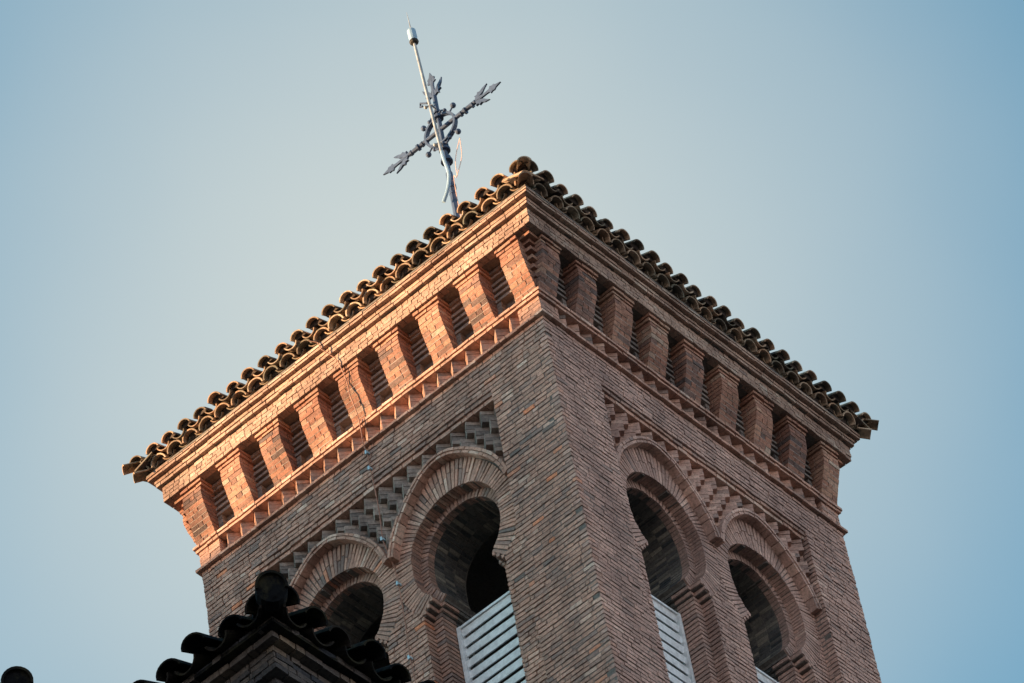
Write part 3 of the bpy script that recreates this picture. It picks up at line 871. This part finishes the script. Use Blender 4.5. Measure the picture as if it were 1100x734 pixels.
def build_rod():
    e = empty('lightning_rod', (-3.12, 2.86, 7.9), 'pale tilted lightning rod with a bulb clamped in front of the iron cross', 'lightning rod')
    A = Vector((-3.01, 2.86, 7.90)); B = Vector((-3.12, 2.86, 10.36)); d = (B - A).normalized()
    m = MB(); tube(m, [A, (A + B) / 2, B], .024, 10); m.build('pole', M['galv'], e)
    m = MB(); tube(m, [B - d * .02, B + d * .12], .022, 8); m.build('neck', M['galv'], e)
    m = MB(); sphere(m, B + d * .14, .072, sc=(1, 1, .75)); m.build('insulator', M['dark'], e)
    m = MB(); tube(m, [B + d * .17, B + d * .24, B + d * .40], .06, 14, radii=[.055, .065, .065]); m.build('bulb', M['bluecap'], e)
    m = MB(); tube(m, [B + d * .4, B + d * .85], .008, 6, radii=[.012, .003]); m.build('needle', M['galv'], e)
    for z in (8.12, 8.98):
        t = (z - A.z) / (B.z - A.z); p = A + (B - A) * t
        m = MB(); tube(m, [p + Vector((-.05, -.03, 0)), p + Vector((.03, 0, 0)), Vector((CX, CY, z))], .016, 6); sphere(m, p + Vector((-.06, -.03, 0)), .028); m.build('bracket', M['galv'], e)
    m = MB(); tube(m, [p + Vector((-.04, 0, .1)), p + Vector((-.16, 0, .2)), p + Vector((-.17, 0, .13)), p + Vector((-.13, 0, .11))], .018, 6); m.build('hook', M['iron'], e)
build_rod()
def bez(p, n=8):
    out = []
    for i in range(len(p) - 1):
        p0 = Vector(p[max(0, i - 1)]); p1 = Vector(p[i]); p2 = Vector(p[i + 1]); p3 = Vector(p[min(len(p) - 1, i + 2)])
        for k in range(n):
            t = k / n; out.append(.5 * ((2 * p1) + (-p0 + p2) * t + (2 * p0 - 5 * p1 + 4 * p2 - p3) * t * t + (-p0 + 3 * p1 - 3 * p2 + p3) * t ** 3))
    out.append(Vector(p[-1])); return out
m = MB(); tube(m, bez([(-3.01, 2.86, 7.93), (-2.99, 2.86, 7.7), (-2.96, 2.86, 7.4), (-3.02, 2.86, 7.15), (-3.14, 2.86, 6.95)]), .027, 8)
tag(m.build('hanging_cable', M['bluecap'], None, origin=(-3.26, 2.88, 7.06)), 'short blue grey cable end hanging loose from the foot of the lightning rod', 'cable')
m = MB(); tube(m, bez([(-2.95, 2.98, 3.4), (-2.98, 2.98, 7.1), (-2.91, 2.98, 7.4), (-2.77, 2.98, 7.7), (-2.74, 2.98, 8.09)], 6), .006, 6)
tube(m, bez([(-2.91, 2.98, 7.4), (-2.88, 2.98, 7.75), (-2.74, 2.98, 8.09)], 6), .006, 6)
tag(m.build('copper_wire', M['palewire'], None, origin=(-2.95, 2.8, 3.4)), 'thin pale pink wire bent to a spear shape standing to the right of the cross', 'wire')

# ------------------------------------------------------------------ the small dark turrets in the near foreground
def turret(corner, Wt, label):
    x, y, z = corner
    e = empty('tiled_turret', (x - Wt / 2, y + Wt / 2, ZG), label, 'turret', 'small tiled turrets below the tower')
    m = MB()
    def rc(z0, z1, n, dp, alt, tf):
        for kind in 'LRBF':
            F = Face(kind, (x, y), Wt)
            a = -n if (kind in 'LB') == (alt % 2 == 0) else -n + dp + .006
            b = Wt + n if (kind in 'LB') == (alt % 2 == 0) else Wt + n - dp - .006
            row(m, F, a, b, z + z0 + .004, z + z1 - .004, n, dp, off=U(0, .2), tint=tf, header=.2)
    tf = lambda: min(1, max(0, random.gauss(.5, .25)))
    rc(-.06, 0, .10, .2, 0, tf); rc(-.125, -.065, .04, .2, 1, tf); 
    for q in range(4): rc(-.125 - .058 * (q + 1) - .005, -.125 - .058 * q - .005, -.03, .14, q, tf)
    rc(-.425, -.365, -.10, .2, 0, tf)
    q = -.425; k = 0
    while q > -2.0: rc(q - .066, q, -.16, .12, k, tf); q -= .066; k += 1
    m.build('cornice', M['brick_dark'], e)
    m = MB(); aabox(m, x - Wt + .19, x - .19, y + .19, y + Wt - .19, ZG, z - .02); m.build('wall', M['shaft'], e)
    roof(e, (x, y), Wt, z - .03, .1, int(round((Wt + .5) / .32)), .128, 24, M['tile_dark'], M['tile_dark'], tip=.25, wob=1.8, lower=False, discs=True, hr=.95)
    return e
turret((6.742, -14.649, -19.45), 4.2, 'dark brick turret with tiled eave in front of the left arch')
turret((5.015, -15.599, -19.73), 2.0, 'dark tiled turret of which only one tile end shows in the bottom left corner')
